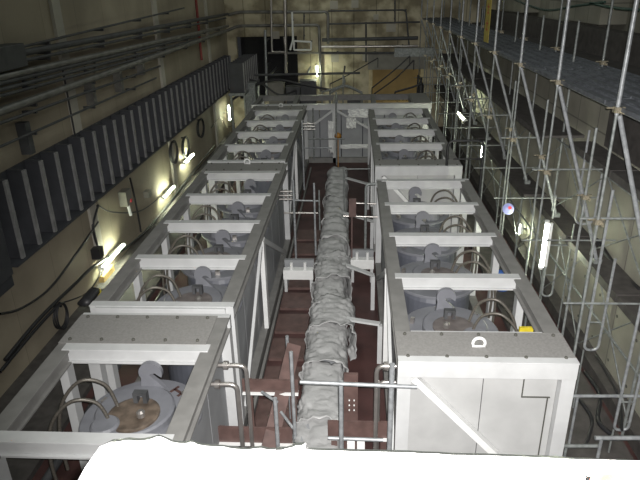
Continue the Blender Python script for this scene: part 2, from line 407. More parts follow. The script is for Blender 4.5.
# small tags and the blue drum in the nearest right frame
p = at_z(526, 331, 2.1)
MB().box(p.x - .12, p.x + .12, p.y - .02, p.y + .03, 2.0, 2.18).build('yellow_tag', 'yellow', label='small yellow tag under the right rail of the nearest right frame', cat='tag')
MB().box(p.x - .14, p.x + .14, p.y + .031, p.y + .12, 0, 2.06).build('tag_post', 'rail', label='short grey post carrying the small yellow tag', cat='post')
p = at_z(503, 277, .9)
MB().lathe([(.17, 0), (.2, .05), (.2, .55), (.17, .6), (.05, .6)], (4.05, 14.6, 0), 20).build('blue_drum', 'blue', label='small blue plastic drum outside the right row of frames', cat='drum')

# ---------------------------------------------------------------- wrapped duct
def duct():
    g = empty('wrapped_duct', (-.58, 8, 0), 'long duct between the frame rows wrapped in crumpled grey sheets', 'wrapped duct')
    MB().box(-.3, .3, -.4, 15.6, .35, .8).build('duct_core', 'sidep', g)
    for k in range(7): MB().box(-.34, .34, .3 + k * 2.2, .55 + k * 2.2, 0, .36).build('duct_support', 'white', g)
    segs = [(-.7, .75, .40, .84, 0), (.15, 1.85, .37, .92, 0), (1.7, 3.25, .39, .98, .02), (3.0, 4.3, .46, 1.05, .10), (4.1, 5.6, .37, 1.0, .0), (5.3, 6.8, .42, 1.08, .03),
            (6.6, 8.2, .37, 1.0, -.03), (8.0, 9.9, .39, 1.02, 0), (9.7, 11.9, .37, 1.0, -.02), (11.7, 13.8, .37, .98, -.06), (13.6, 15.7, .37, .96, -.08)]
    for si, (y0, y1, hw, top, dx) in enumerate(segs):
        nu, nv = 44, 34; vs = []; fs = []
        for j in range(nv + 1):
            v = j / nv; y = y0 + (y1 - y0) * v
            flare = .09 * max(0, 1 - v * 5) ** 1.5 + .03 * max(0, (v - .8) * 5)
            for i in range(nu + 1):
                t = -.30 * PI + 1.60 * PI * i / nu        # open below
                cx = math.copysign(abs(math.cos(t)) ** .62, math.cos(t)); cz = math.copysign(abs(math.sin(t)) ** .62, math.sin(t))
                P = Vector((cx * 1.2 + si * 7.3, y * 1.6, cz * 1.2))
                n1 = noise.noise(P * 1.5); n2 = 1 - abs(noise.noise(P * 3.1 + Vector((5, 3, 1)))) * 2; n3 = 1 - abs(noise.noise(P * 7.0)) * 2
                if si >= 7: n2 = math.sin(y * 12 + cx * 1.2 + noise.noise(P) * 2.5) * .75 ; n3 *= .5
                d = 1 + flare * (1.5 + noise.noise(Vector((t * 3, si, v * 3)))) + n1 * .15 + n2 * .10 + n3 * .05
                xx = dx + cx * hw * d; z = .62 + cz * (top - .62 - .02) * (1 + (d - 1) * 1.2)
                yy = y + .10 * noise.noise(Vector((t * 1.5, si * 3.1, 0))) * (1 if j in (0, nv) else .5) + .03 * n2
                vs.append((xx, yy, max(z, .05)))
        for j in range(nv):
            for i in range(nu):
                a = j * (nu + 1) + i; fs.append((a, a + 1, a + nu + 2, a + nu + 1))
        o = MB().add(vs, fs, True).build('sheet_wrap', 'sheet', g)
        s = o.modifiers.new('solid', 'SOLIDIFY'); s.thickness = .012
    return g
duct()

# ---------------------------------------------------------------- aisle: floor steel, supports, pipes
def single(b, name, m, label, cat, group=None, bevel=0): return b.build(name, m, None, label, cat, group, bevel=bevel)
for k in range(9):
    y = 8.9 + k * 1.15
    single(MB().box(-1.92, -1.12, y, y + .85, .001, .07), 'floor_plate', 'brown', '%s red-brown floor plate from the near end, left of the wrapped duct' % ORD[k], 'floor plate', 'floor plates left of the duct')
for k in range(2):
    x = (-1.98, -1.02)[k]
    single(MB().box(x - .03, x + .03, 6.5, 26.5, 0, .14), 'floor_channel', 'rail' if k == 0 else 'brown', ('grey steel strip along the foot of the left frames', 'brown steel strip along the left foot of the wrapped duct')[k], 'steel strip')
# white saddles
def saddle(x0, x1, y, z, label):
    g = empty('pipe_saddle', ((x0 + x1) / 2, y, 0), label, 'pipe support'); w = (x1 - x0) / 2
    MB().box(-w, w, -.12, .12, z - .28, z).build('saddle_beam', 'white', g, bevel=.01)
    MB().box(-w, w, .3, .42, z - .1, z + .12).build('back_beam', 'sidep', g)
    for s in (-1, 1):
        MB().box(s * (w - .06) - .04, s * (w - .06) + .04, -.08, .36, 0, z - .29).build('leg', 'paint', g)
        MB().tube([(s * w * .45, -.02, z), (s * w * .45, -.02, z + .2)], .045, 8).build('stub', 'white', g)
saddle(-1.93, -1.1, 14.6, .68, 'white saddle beam with two stubs, left of the wrapped duct')
saddle(-.08, .58, 15.2, .72, 'white saddle beam with two stubs, right of the wrapped duct')
for k, (a, c, lb) in enumerate((((357, 318), (380, 324), 'nearest'), ((346, 264), (373, 275), 'second'), ((346, 213), (372, 221), 'third'), ((343, 178), (368, 184), 'farthest'))):
    A = at_z(*a, 1.0); B = at_z(*c, 1.0)
    A.x = -.28
    single(MB().bar(A, B, .12, .05).box(B.x - .05, B.x + .05, B.y - .06, B.y + .06, .0, .97), 'angle_strut', 'paint', '%s flat white strut from the wrapped duct to the right frame row' % lb, 'strut', 'flat struts right of the duct')
# near cross beams (brown, with white lower flange)
def crossbeam(x0, x1, y, z, h, label):
    g = empty('brown_crossbeam', ((x0 + x1) / 2, y, 0), label, 'steel beam', 'brown beams across the aisle'); w = (x1 - x0) / 2
    MB().box(-w, w, -.02, .02, z, z + h).build('beam_web', 'brown', g)
    MB().box(-w, w, -.07, .05, z - .03, z - .001).build('beam_flange', 'white', g)
    for s in (-1, 1): MB().box(s * (w - .1) - .05, s * (w - .1) + .05, .021, .1, 0, z + h * .8).build('beam_post', 'brown', g)
a = at_y(243, 391, 8.2); c = at_y(298, 380, 8.2); crossbeam(a.x, c.x, 8.2, a.z, c.z - a.z, 'upper brown beam on the left of the duct with a white lower edge')
a = at_y(216, 441, 7.6); c = at_y(292, 428, 7.6); crossbeam(a.x, c.x, 7.6, a.z, c.z - a.z, 'lower brown beam on the left of the duct, nearest the white sheet')
a = at_y(328, 436, 7.6); c = at_y(392, 422, 7.6); crossbeam(a.x, .6, 7.6, a.z, c.z - a.z, 'brown beam on the right of the duct beside the white front face')
a = at_y(344, 438, 7.9); c = at_y(358, 374, 7.9)
gp = MB().box(a.x, c.x, 7.88, 7.94, .2, c.z).box(a.x + .02, c.x - .02, 7.94, 8.3, .0, .2).build('brown_post_plate', 'brown', None, 'upright brown steel plate with bolt holes, right of the wrapped duct', 'steel plate')
bo = MB()
for i in range(2):
    for j in range(3): bo.tube([(a.x + .09 + i * .08, 7.86, c.z - .5 - j * .1), (a.x + .09 + i * .08, 7.88, c.z - .5 - j * .1)], .012, 6)
bo.build('bolt_heads', 'white', gp)
tag(gp.children[0], kind='stuff')
# leaning brown channel near (283,350)-(240,450)
a = at_y(294, 345, 9.0); c = at_y(268, 452, 7.3)
single(MB().bar(a, c, .25, .06, (0, 1, 0)), 'leaning_channel', 'brown', 'wide brown steel channel leaning down to the left of the duct', 'steel channel')
a = at_z(318, 345, 1.15)
# vertical stainless pipes with elbows: left
def pipe(pts, r, name, m, label, cat='pipe', flange=None, group=None, br=.12):
    if flange:
        g = empty(name, pts[-1], label, cat, group); o = Vector(pts[-1])
        MB().tube([Vector(p) - o for p in bend(pts, br)], r, 10).build('pipe_run', m, g)
        for fp in flange:
            d = Vector(fp[1]).normalized(); q = Vector(fp[0]) - o
            MB().tube([q - d * .035, q + d * .035], r * 1.9, 12).build('flange', m, g)
        return g
    return single(MB().tube(bend(pts, br), r, 8), name, m, label, cat, group)
P1 = at_y(215, 365, 7.5); P2 = at_y(246, 368, 7.5); P3 = at_y(249, 430, 7.5)
pipe([(P1.x, 7.5, P1.z), (P2.x, 7.5, P1.z), (P2.x, 7.5, 0)], .036, 'steel_elbow_pipe', 'steel', 'upper stainless pipe bending down beside the nearest left frame', flange=[((at_y(226, 366, 7.5).x, 7.5, P1.z), (1, 0, 0))])
P1 = at_y(209, 382, 7.4); P2 = at_y(238, 386, 7.4)
pipe([(P1.x, 7.35, P1.z), (P2.x, 7.35, P1.z), (P2.x, 7.35, 0)], .038, 'steel_elbow_pipe', 'steel', 'lower stainless pipe bending down beside the nearest left frame', flange=[((at_y(218, 381, 7.4).x, 7.35, P1.z), (1, 0, 0))])
# right
P1 = at_y(394, 364, 7.5); P2 = at_y(377, 366, 7.5)
pipe([(.66, 7.5, P2.z), (P2.x, 7.5, P2.z), (P2.x, 7.5, 0)], .036, 'steel_elbow_pipe', 'steel', 'stainless pipe bending down beside the white front face', flange=[((P2.x + .14, 7.5, P2.z), (1, 0, 0))])
P2 = at_y(377, 382, 7.62)
pipe([(.66, 7.62, P2.z), (P2.x + .02, 7.62, P2.z), (P2.x + .02, 7.62, .0)], .035, 'steel_elbow_pipe', 'steel', 'lower thin stainless pipe behind the elbow pipe at the white face')
x = at_y(391, 400, 7.05).x
pipe([(x, 7.05, 0), (x, 7.05, at_y(391, 364, 7.05).z)], .04, 'scaffold_post', 'galv', 'upright tube clamped against the left edge of the white face')
x = at_y(341, 400, 7.05).x
pipe([(x, 7.05, 0), (x, 7.05, at_y(341, 384, 7.05).z + .05)], .036, 'scaffold_post', 'galv', 'upright tube right of the wrapped duct, clamped to the long crossing tube')
a = at_y(300, 382, 6.97); c = at_y(417, 387, 6.97)
pipe([a, c], .03, 'crossing_tube', 'galv', 'long steel tube crossing over the duct to the white face', 'scaffold tube')
a = at_y(328, 438, 7.12); c = at_y(383, 440, 7.12)
pipe([a, c], .03, 'crossing_tube', 'galv', 'short low steel tube between the two upright tubes', 'scaffold tube')
for px, py0, py1, yy, lb in ((275, 398, 447, 7.2, 'short upright tube left of the duct under the leaning channel'), (291, 352, 432, 7.9, 'thin upright tube at the left edge of the duct'), (287, 336, 352, 9.2, 'small upright stub standing left of the duct')):
    a = at_y(px, py0, yy); pipe([(a.x, yy, 0), (a.x, yy, a.z)], .032, 'scaffold_post', 'galv', lb)
for (p0, p1, lb) in (((262, 392), (277, 402), 'upper short brace between the brown beams'), ((281, 412), (293, 428), 'lower short brace beside the duct')):
    pipe([at_y(*p0, 7.7), at_y(*p1, 7.4)], .025, 'tube_brace', 'galv', lb, 'brace')
for px, lb in ((351, 'left'), (361, 'right')):
    a = at_y(px, 445, 7.1); single(MB().box(a.x - .06, a.x + .06, 7.2, 7.3, .6, a.z - .05).box(a.x - .03, a.x + .03, 7.2, 7.3, 0, .6), 'white_marker', 'white', '%s of two small white blocks at the foot of the aisle' % lb, 'marker block')
# mid aisle tubes: ladders of galvanised tube on both sides
def vtube(px, py0, py1, Y, r, m, lb):
    a = at_y(px, py0, Y); c = at_y(px, py1, Y)
    return pipe([(a.x, Y, max(c.z, .0)), (a.x, Y, a.z)], r, 'upright_tube', m, lb, 'scaffold tube')
vtube(314, 183, 255, 15.5, .03, 'galv', 'upright tube at the left flank of the duct beside the white saddle')
vtube(319, 190, 230, 17.0, .025, 'galvd', 'thin dark upright tube close behind the left flank of the duct')
vtube(293, 180, 262, 16.2, .035, 'galv', 'upright tube against the middle left frame')
vtube(336, 92, 165, 25.5, .035, 'galvd', 'dark upright tube in front of the far cross frame')
vtube(313, 108, 160, 25.8, .035, 'galvd', 'dark upright tube left in front of the far cross frame')
vtube(302, 120, 190, 20, .03, 'galv', 'upright tube near the rear end of the middle left frame')
for (p0, p1, Y, m, lb) in (((284, 213), (318, 213), 16.3, 'steel', 'shining crossbar tube left of the duct'), ((284, 200), (320, 201), 18.2, 'galv', 'upper crossbar tube left of the duct'),
                           ((353, 203), (378, 204), 16.8, 'steel', 'upper bright crossbar tube right of the duct'), ((343, 216), (378, 217), 15.5, 'steel', 'lower bright crossbar tube right of the duct'),
                           ((303, 148), (332, 148), 25, 'galv', 'crossbar tube low before the far cross frame'), ((308, 139), (345, 139), 25.4, 'galvd', 'upper dark crossbar tube before the far cross frame')):
    pipe([at_y(*p0, Y), at_y(*p1, Y)], .03, 'crossbar_tube', m, lb, 'scaffold tube')
a = at_y(344, 169, 18.5); c = at_y(370, 169, 18.5)
pipe([(a.x, 18.5, 0.2), (a.x, 18.5, a.z), (c.x, 18.5, a.z)], .02, 'handrail', 'galvd', 'thin dark rail frame over the rear part of the duct', 'rail', br=.05)
a = at_y(366, 184, 15.8); pipe([(a.x, 15.8, 0.01), (a.x, 15.8, a.z), (.64, 15.8, a.z)], .04, 'steel_elbow_pipe', 'galvd', 'grey pipe bending into the rear of the nearest right frame')
a = at_y(350, 205, 15.2); c = at_y(355, 216, 15.2)
single(MB().box(a.x - .03, c.x + .03, 15.2, 15.25, a.z - .35, a.z + .18).bar((a.x + .05, 15.225, 0), (a.x + .05, 15.225, a.z - .35), .04, .03), 'notice_board', 'brown', 'small brown board hung on the rail right of the duct', 'board')
# frame end posts of L3 / thin gusset
for (px, py0, py1, Y, lb) in ((283, 188, 196, 16.6, 'nest of pipe couplings at the corner of the middle left frame'), (307, 122, 127, 24.5, 'nest of pipe couplings at the corner of the farthest left frame')):
    g = empty('pipe_couplings', at_y(px, py1, Y), lb, 'couplings')
    for k in range(3):
        MB().tube([(-.22, 0, .12 * k - .1), (.34, 0, .12 * k - .1)], .035, 8).build('coupling_pipe', 'steel', g)
        MB().tube([(.05, 0, .12 * k - .1), (.12, 0, .12 * k - .1)], .065, 8).build('flange', 'steel', g)
p = at_y(338, 136, 25.6)
single(MB().lathe([(.01, -.16), (.12, -.1), (.16, 0), (.12, .1), (.01, .16)], p, 16).bar((p.x, p.y, 0), (p.x, p.y, p.z - .12), .04, .04), 'warning_lamp', mat('amber_lens', (.36, .17, .03), .4), 'amber lamp on a stick before the far cross frame', 'lamp')

# ---------------------------------------------------------------- left wall: finned panels
FX = -6.85
zt = CZ - 3.36; zb = CZ - 5.02
FY = at_x(15, 285, FX).y + .12
for k in range(33):
    y = FY + .3 + (34 - FY - .7) / 32 * k
    lb = '%s dark fin from the near end of the long row on the left wall' % ORD[k]
    if k == 0:
        g = empty('wall_fin', (0, y, 0), lb, 'wall fin', 'fins of the long row on the left wall')
        MB().box(LW + .12, FX, 0, .05, zb, zt).build('fin_panel', 'fin', g)
        MB().box(FX, FX + .05, -.02, .09, zb, zt + .01).build('edge_strip', 'finedge', g)
        MB().box(LW + .12, FX, -.02, .07, zt, zt + .03).build('top_strip', 'fin', g)
        f0 = g
    else:
        c = copy_tree(f0, None, lb); c.location.y = y
single(MB().box(LW + .085, LW + .115, FY, 34.2, zb - .12, zb).box(LW + .06, LW + .115, FY, 34.2, zb, zt).box(LW + .115, FX + .08, FY, 34.2, zb - .06, zb - .01), 'fin_rack', 'fin', 'long dark rack on the left wall that carries the row of fins', 'rack')
F2 = -5.6
f2 = None
for k in range(8):
    y = 30.6 + .62 * k; lb = '%s fin from the near end of the short row in the far left corner' % ORD[k]
    if k == 0:
        g = empty('wall_fin', (0, y, 0), lb, 'wall fin', 'fins of the short row in the far left corner')
        MB().box(F2 - .75, F2, 0, .05, CZ - 4.85, CZ - 3.42).build('fin_panel', 'fin', g)
        MB().box(F2, F2 + .05, -.02, .09, CZ - 4.85, CZ - 3.41).build('edge_strip', 'finedge', g); f2 = g
    else:
        c = copy_tree(f2, None, lb); c.location.y = y
b = MB().box(F2 - .78, F2 + .05, 30.3, 35.4, CZ - 5.0, CZ - 4.86)
for y in (30.5, 35.2):
    for x in (F2 - .7, F2): b.box(x - .05, x + .05, y - .05, y + .05, 0, CZ - 5.0)
single(b, 'rack_stand', 'galvd', 'tall stand under the short fin row in the far left corner', 'stand')

a = at_x(15, 285, FX)
single(MB().box(LW + .12, FX, a.y - 1.2, a.y, a.z, zt - .1).box(FX, FX + .04, a.y - .92, a.y - .0, a.z + .25, zt - .1), 'wall_cabinet', 'fin', 'deep dark cabinet at the near end of the long fin row', 'cabinet', bevel=.05)
def patch(px0, px1, py0, py1, Y, label, seed):
    a = at_y(px0, py0, Y); c = at_y(px1, py1, Y); n = 18; vs = []; fs = []
    for j in range(n + 1):
        for i in range(n + 1):
            u = i / n; v = j / n; q = noise.noise(Vector((u * 4, v * 4, seed)))
            vs.append((a.x + (c.x - a.x) * (u + .12 * q * math.sin(PI * v)), Y - .06 + .09 * noise.noise(Vector((u * 6, v * 6, seed + 4))), a.z + (c.z - a.z) * (v + .16 * noise.noise(Vector((u * 3, v, seed + 9))))))
    for j in range(n):
        for i in range(n): k = j * (n + 1) + i; fs.append((k, k + 1, k + n + 2, k + n + 1))
    o = MB().add(vs, fs, True).build('torn_plastic', 'white', None, label, 'plastic sheet'); m = o.modifiers.new('solid', 'SOLIDIFY'); m.thickness = .006
patch(348, 368, 109, 117, 27.75, 'torn white plastic under the top beam of the far cross frame', 1)
patch(346, 356, 118, 128, 27.8, 'small torn white plastic scrap in the middle of the far cross frame', 5)
patch(340, 368, 144, 148, 27.75, 'thin torn strip of plastic low on the far cross frame', 8)
patch(328, 334, 121, 152, 27.6, 'narrow crumpled white strip left of the middle post of the cross frame', 12)
# left wall pipes
PX = LW + .3
def lpipe(p0, p1, r, m, lb, X=PX, brk=True, turn=None, name='wall_pipe'):
    a = at_x(*p0, X); c = at_x(*p1, X); z = (a.z + c.z) / 2 if turn is None else turn
    g = empty(name, (X, a.y, z), lb, 'pipe')
    y0 = max(a.y - 3, 4) if p0[0] == 0 else a.y
    y1 = c.y
    MB().tube([(0, y0 - a.y, a.z - z), (0, y1 - a.y, c.z - z)], r, 8).build('pipe_run', m, g)
    n = max(1, int((y1 - y0) / 3.2))
    for k in range(n):
        yy = y0 + 1.2 + k * 3.2; zz = (a.z - z) + (c.z - a.z) * (yy - a.y) / (y1 - a.y)
        if yy < y1: MB().box(LW - X + .0, .02, yy - a.y - .03, yy - a.y + .03, zz - r - .06, zz - r + .001).build('bracket', 'piped', g)
    return g
for p0, p1, r, m, lb in (((22, 47), (184, 8), .03, 'piped', 'thin top conduit leaving the dark box on the left wall'),
    ((22, 53), (228, 14), .075, 'piped', 'thick dark pipe leaving the middle of the dark wall box'),
    ((22, 61), (226, 18), .04, 'piped', 'thin dark pipe just under the thick one at the wall box'),
    ((0, 75), (228, 26), .075, 'pipe', 'light grey pipe running just under the dark wall box'),
    ((0, 81), (200, 35), .05, 'piped', 'dark pipe right below the light grey one on the left wall'),
    ((0, 87), (200, 39), .045, 'piped', 'second dark pipe below the light grey one on the left wall'),
    ((0, 93), (200, 42), .035, 'piped', 'thin third dark pipe in the bundle on the left wall'),
    ((0, 112), (226, 31), .09, 'pipe', 'thick grey pipe lowest in the bundle, above the fin row'),
    ((0, 121), (160, 66), .035, 'piped', 'thin conduit under the thick lowest grey wall pipe'),
    ((0, 146), (156, 78), .03, 'piped', 'thin conduit running just above the tops of the fins')):
    lpipe(p0, p1, r, m, lb)
p = at_x(5, 45, LW + .25); q = at_x(22, 66, LW + .25)
single(MB().box(LW, LW + .4, p.y - 1.3, q.y - .0, q.z, p.z), 'junction_box', 'piped', 'dark junction box on the left wall where the pipes start', 'junction box', bevel=.02)
for (px, py0, py1, r, m, lb) in ((62, 65, 160, .025, 'cable', 'black cable dropping behind the fins near the pipe bundle'), (196, 0, 60, .06, 'redp', 'red riser pipe high on the left wall')):
    a = at_x(px, py0, LW + .12); zbt = at_x(px + (py1 - py0) * .1, py1, LW + .12).z
    single(MB().tube([(LW + .12, a.y, zbt), (LW + .12, a.y, min(a.z + (1.5 if m == 'redp' else 0), 11.5))], r, 8), 'wall_riser', m, lb, 'pipe')
for k, (px, py) in enumerate(((25, 138), (90, 92), (118, 80), (140, 64))):
    a = at_x(px, py, LW + .1); single(MB().box(LW, LW + .22, a.y - .1, a.y + .1, a.z - .35, a.z + .35), 'wall_bracket', 'piped' if k == 0 else 'pipe', '%s bracket plate from the left under the lowest wall pipe' % ORD[k], 'bracket')
# wall lamps, cables, coils
def lamp(p, q, X, lb, vertical=False, dropY=None):
    a = at_x(*p, X); c = at_x(*q, X)
    if vertical: c.y = a.y
    else: c.z = a.z
    g = empty('tube_lamp', (a + c) / 2, lb, 'fluorescent lamp'); m = (a + c) / 2
    d = (c - a); dn = d.normalized()
    MB().tube([-d / 2, d / 2], .034, 10).build('lamp_tube', 'tube', g)
    off = Vector((-.09 if X < 0 else .09, 0, 0))
    MB().bar(-d / 2 + off, d / 2 + off, .08, .06).build('lamp_housing', 'white', g)
    MB().bar(off, (((LW if X < -4 else X) if X < 0 else RW) - m.x, 0, 0), .05, .03).build('lamp_bracket', 'galvd', g)
    for s in (-1, 1): MB().tube([s * d / 2, s * (d / 2 + dn * .06)], .055, 8).build('lamp_cap', 'white', g)
    return g
lamp((103, 268), (124, 248), LW + .22, 'glowing tube lamp low on the left wall, nearest of the left lamps')
lamp((164, 198), (174, 187), LW + .22, 'glowing tube lamp on the left wall beside the middle left frame')
lamp((185, 163), (193, 154), LW + .22, 'glowing tube lamp on the left wall under the hanging cable coils')
lamp((230, 120), (231, 103), LW + .35, 'upright glowing tube lamp at the far end of the left wall', True)
lamp((547, 223), (538, 262), 4.3, 'upright glowing tube lamp on the right, brightest and nearest', True)
lamp((483, 143), (482, 157), 4.6, 'upright glowing tube lamp right of the bent black rail', True)
lamp((458, 113), (464, 121), 4.6, 'small glowing tube lamp under the walkway beside the far right frame')
lamp((317, 66), (316, 79), at_y(317, 72, 34.6).x, 'glowing tube lamp behind the far cross frame before the back wall', True)
lamp((519, 224), (522, 240), 5.1, 'short round glowing lamp on the right wall left of the long tube', True)
def cable(pts, X, r, lb, m='cable', nm='cable'):
    return single(MB().tube(smooth([at_x(*p, X) for p in pts], 8), r, 6), nm, m, lb, 'cable')
cable([(0, 314), (22, 308), (50, 288), (76, 254), (98, 222)], LW + .08, .03, 'black cable sagging across the lower left wall under the fins')
cable([(5, 360), (40, 318), (75, 284), (98, 263), (130, 245), (160, 215), (196, 168), (215, 145)], LW + .1, .045, 'thick black cable along the lower left wall past the lamps')
cable([(0, 372), (35, 330), (60, 303)], LW + .1, .04, 'second thick black cable low in the left corner')
cable([(62, 303), (88, 292), (104, 268)], LW + .12, .02, 'thin cable hanging between the cable coil and the nearest left lamp')
cable([(98, 205), (112, 212), (140, 211), (160, 197)], LW + .08, .022, 'thin cable swag below the middle of the fin row')
cable([(130, 178), (134, 195), (138, 215), (141, 232)], LW + .08, .035, 'black riser cable on the wall between two left lamps')
cable([(98, 205), (93, 225), (97, 245), (100, 255)], LW + .08, .04, 'black riser cable just above the nearest left lamp')
cable([(211, 128), (220, 118), (228, 127), (240, 120)], LW + .08, .02, 'thin cable beside the farthest left wall lamp')
def coil(px, py, X, w, h, lb, n=3, facing='x'):
    c = at_x(px, py, X); b = MB()
    for k in range(n):
        pts = [(c.x + k * .035, c.y + (w - .03 * k) * math.cos(t), c.z + (h + .02 * k) * math.sin(t)) for t in [2 * PI * j / 28 for j in range(28)]]
        b.tube(pts, .022, 6, True)
    b.bar((LW, c.y, c.z + h - .02), (c.x + .1, c.y, c.z + h - .02), .05, .05)
    return single(b, 'cable_coil', 'cable', lb, 'cable coil')
coil(60, 316, LW + .12, .32, .30, 'black cable coil hung low on the left wall near the front')
coil(173, 152, LW + .12, .5, .42, 'left one of the two cable coils hung under the fins')
coil(185, 147, LW + .12, .5, .42, 'right one of the two cable coils hung under the fins')
coil(200, 128, LW + .12, .6, .4, 'cable coil hung farther back under the fins')
a = at_x(127, 203, LW + .15)
g = empty('switch_box', a, 'grey switch box with hanging plug on the left wall', 'switch box')
MB().box(-.15, .1, -.22, .22, -.05, .42).build('box', 'shutter', g); MB().tube([(0, .05, -.05), (.03, .08, -.45)], .05, 8).build('plug', 'white', g); MB().box(.1, .12, .05, .14, .0, .1).build('button', 'red', g)
a = at_x(99, 254, LW + .15); single(MB().box(LW, LW + .25, a.y - .16, a.y + .12, a.z - .1, a.z + .2), 'connector_box', 'cable', 'small black connector box at the near end of the nearest lamp', 'connector box')
a = at_x(148, 193, LW + .1); single(MB().box(LW, LW + .2, a.y - .2, a.y + .1, a.z - .12, a.z + .1), 'wall_socket', 'shutter', 'small grey socket box right of the switch box on the left wall', 'socket')
a = at_x(106, 272, LW + .2); single(MB().box(LW, LW + .15, a.y - .1, a.y + .7, .02, a.z - .1), 'yellow_notice', 'ochre', 'yellowish board standing on the wall under the nearest left lamp', 'board')
a = at_x(95, 285, LW + .4); single(MB().lathe([(.1, 0), (.12, .1), (.02, .5)], (LW + .5, a.y, 0), 10), 'yellow_cone', 'yellow', 'small yellow cone on the floor below the nearest left lamp', 'cone')
# stuff beside the left frames: pipe run along the floor
single(MB().box(LW, -5.6, 3, 34, 0, .12), 'floor_duct', 'plankd', 'dark low cable duct cover along the foot of the left wall', 'duct cover')
for y0, k in ((6.5, 0), (13, 1), (20, 2), (27, 3)):
    pass
pipe([(-5.1, 7, .35), (-5.1, 30, .35)], .08, 'floor_pipe', 'piped', 'dark pipe on the floor along the outside of the left frames')
a = at_z(85, 318, 2.4)
single(MB().add(*(lambda n: ([(-4.72 + .11 * math.cos(t) * (1 + .3 * noise.noise(Vector((t, u, 0)))), 8.85 + u * .7 + .05 * math.sin(t), TOP + .0 + .05 * math.sin(t)) for u in [j * .09 for j in range(8)] for t in [2 * PI * i / n for i in range(n)]],
    [(j * n + i, j * n + (i + 1) % n, (j + 1) * n + (i + 1) % n, (j + 1) * n + i) for j in range(7) for i in range(n)] + [tuple(range(n)), tuple(range(7 * n, 8 * n))[::-1]], True))(14)), 'dark_rag', 'cable', 'black rag bundle on the left corner of the middle left frame', 'rag')

# ---------------------------------------------------------------- back wall pipes
BY = BW - .3
def bpipe(pts, r, m, lb, Y=BY, br=.2, name='wall_pipe'):
    g = empty(name, at_y(*pts[0], Y), lb, 'pipe'); o = g.location.copy()
    P = [at_y(*p, Y) - o for p in pts]
    MB().tube(bend(P, br), r, 8).build('pipe_run', m, g)
    for s in (.15, .5, .85):
        i = min(int(s * (len(P) - 1)), len(P) - 2); t = s * (len(P) - 1) - i; q = P[i].lerp(P[i + 1], t)
        MB().box(q.x - .04, q.x + .04, r * .5, BW - Y, q.z - .04, q.z + .04).build('bracket', 'piped', g)
    return g
bpipe([(228, 15), (240, 12), (328, 12), (328, 44)], .085, 'pipe', 'uppermost grey pipe on the back wall, coming round from the left wall')
bpipe([(226, 31), (238, 26), (319, 25), (321, 92)], .085, 'pipe', 'second grey pipe on the back wall, turning down past the recess')
bpipe([(328, 11), (406, 10), (409, 45)], .045, 'piped', 'thin dark conduit frame high on the right of the back wall')
bpipe([(328, 24), (420, 22)], .05, 'piped', 'dark straight conduit on the back wall at right')
bpipe([(322, 40), (418, 38)], .1, 'piped', 'dark pipe on the back wall, upper of the thick pair')
bpipe([(321, 47), (418, 46)], .07, 'steel', 'shining pipe across the back wall under the dark thick one', Y=BY - .5)
bpipe([(321, 53), (430, 53)], .07, 'piped', 'lowest dark pipe across the back wall above the doorway', Y=BY - .4)
bpipe([(268, 53), (322, 53)], .06, 'pipe', 'grey pipe across the lower edge of the dark recess')
bpipe([(271, 0), (272, 52), (286, 52), (284, 37)], .06, 'steel', 'thin shining pipe dropping down before the recess', Y=BY - .3, br=.1)
bpipe([(285, 0), (286, 73)], .09, 'steel', 'long shining vertical pipe down the back wall', Y=BY - .25)
bpipe([(292, 12), (293, 40), (290, 50)], .06, 'white', 'white crooked pipe beside the long vertical pipe', Y=BY - .3, br=.1)
bpipe([(294, 50), (294, 41), (311, 42), (311, 50), (294, 50)], .05, 'white', 'white pipe loop forming a small square on the back wall', Y=BY - .35, br=.05)
bpipe([(265, 30), (267, 100)], .07, 'galv', 'grey vertical pipe at the right end of the fin corner', Y=BY - 1.2)
bpipe([(304, 12), (304, 40)], .035, 'piped', 'short dark conduit down to the square pipe loop')
bpipe([(366, 22), (366, 62)], .05, 'piped', 'dark conduit dropping down to the doorway corner')
bpipe([(395, 0), (395, 22)], .04, 'piped', 'short dark conduit at the top right of the back wall')
bpipe([(254, 75), (360, 73)], .06, 'piped', 'dark pipe running low before the back wall, behind the cross frame', Y=32.5)
a = at_y(400, 50, 33.5); c = at_y(434, 56, 33.5)
single(MB().box(a.x - .3, c.x, 33.3, 33.7, c.z, a.z + .1), 'duct_box', 'galvd', 'grey box duct above the right of the doorway', 'duct')
single(MB().box(a.x - .0, a.x + .1, 33.7, BW, a.z - .1, a.z), 'duct_hanger', 'galvd', 'short hanger arm tying the grey box duct to the wall', 'hanger')
for k, (px, py, s) in enumerate(((334, 5, .22), (355, 4, .2), (335, 58, .22), (366, 57, .2), (391, 27, .26), (376, 17, .14), (276, 35, .2))):
    p = at_y(px, py, BW); pl = ('upper left', 'upper middle', 'lower left', 'lower right', 'right', 'small middle', 'recess-side')[k]
    single(MB().box(p.x - s, p.x + s, BW - .05, BW, p.z - s, p.z + s), 'wall_plate', 'pil', '%s pale square anchor plate on the back wall' % pl, 'anchor plate')
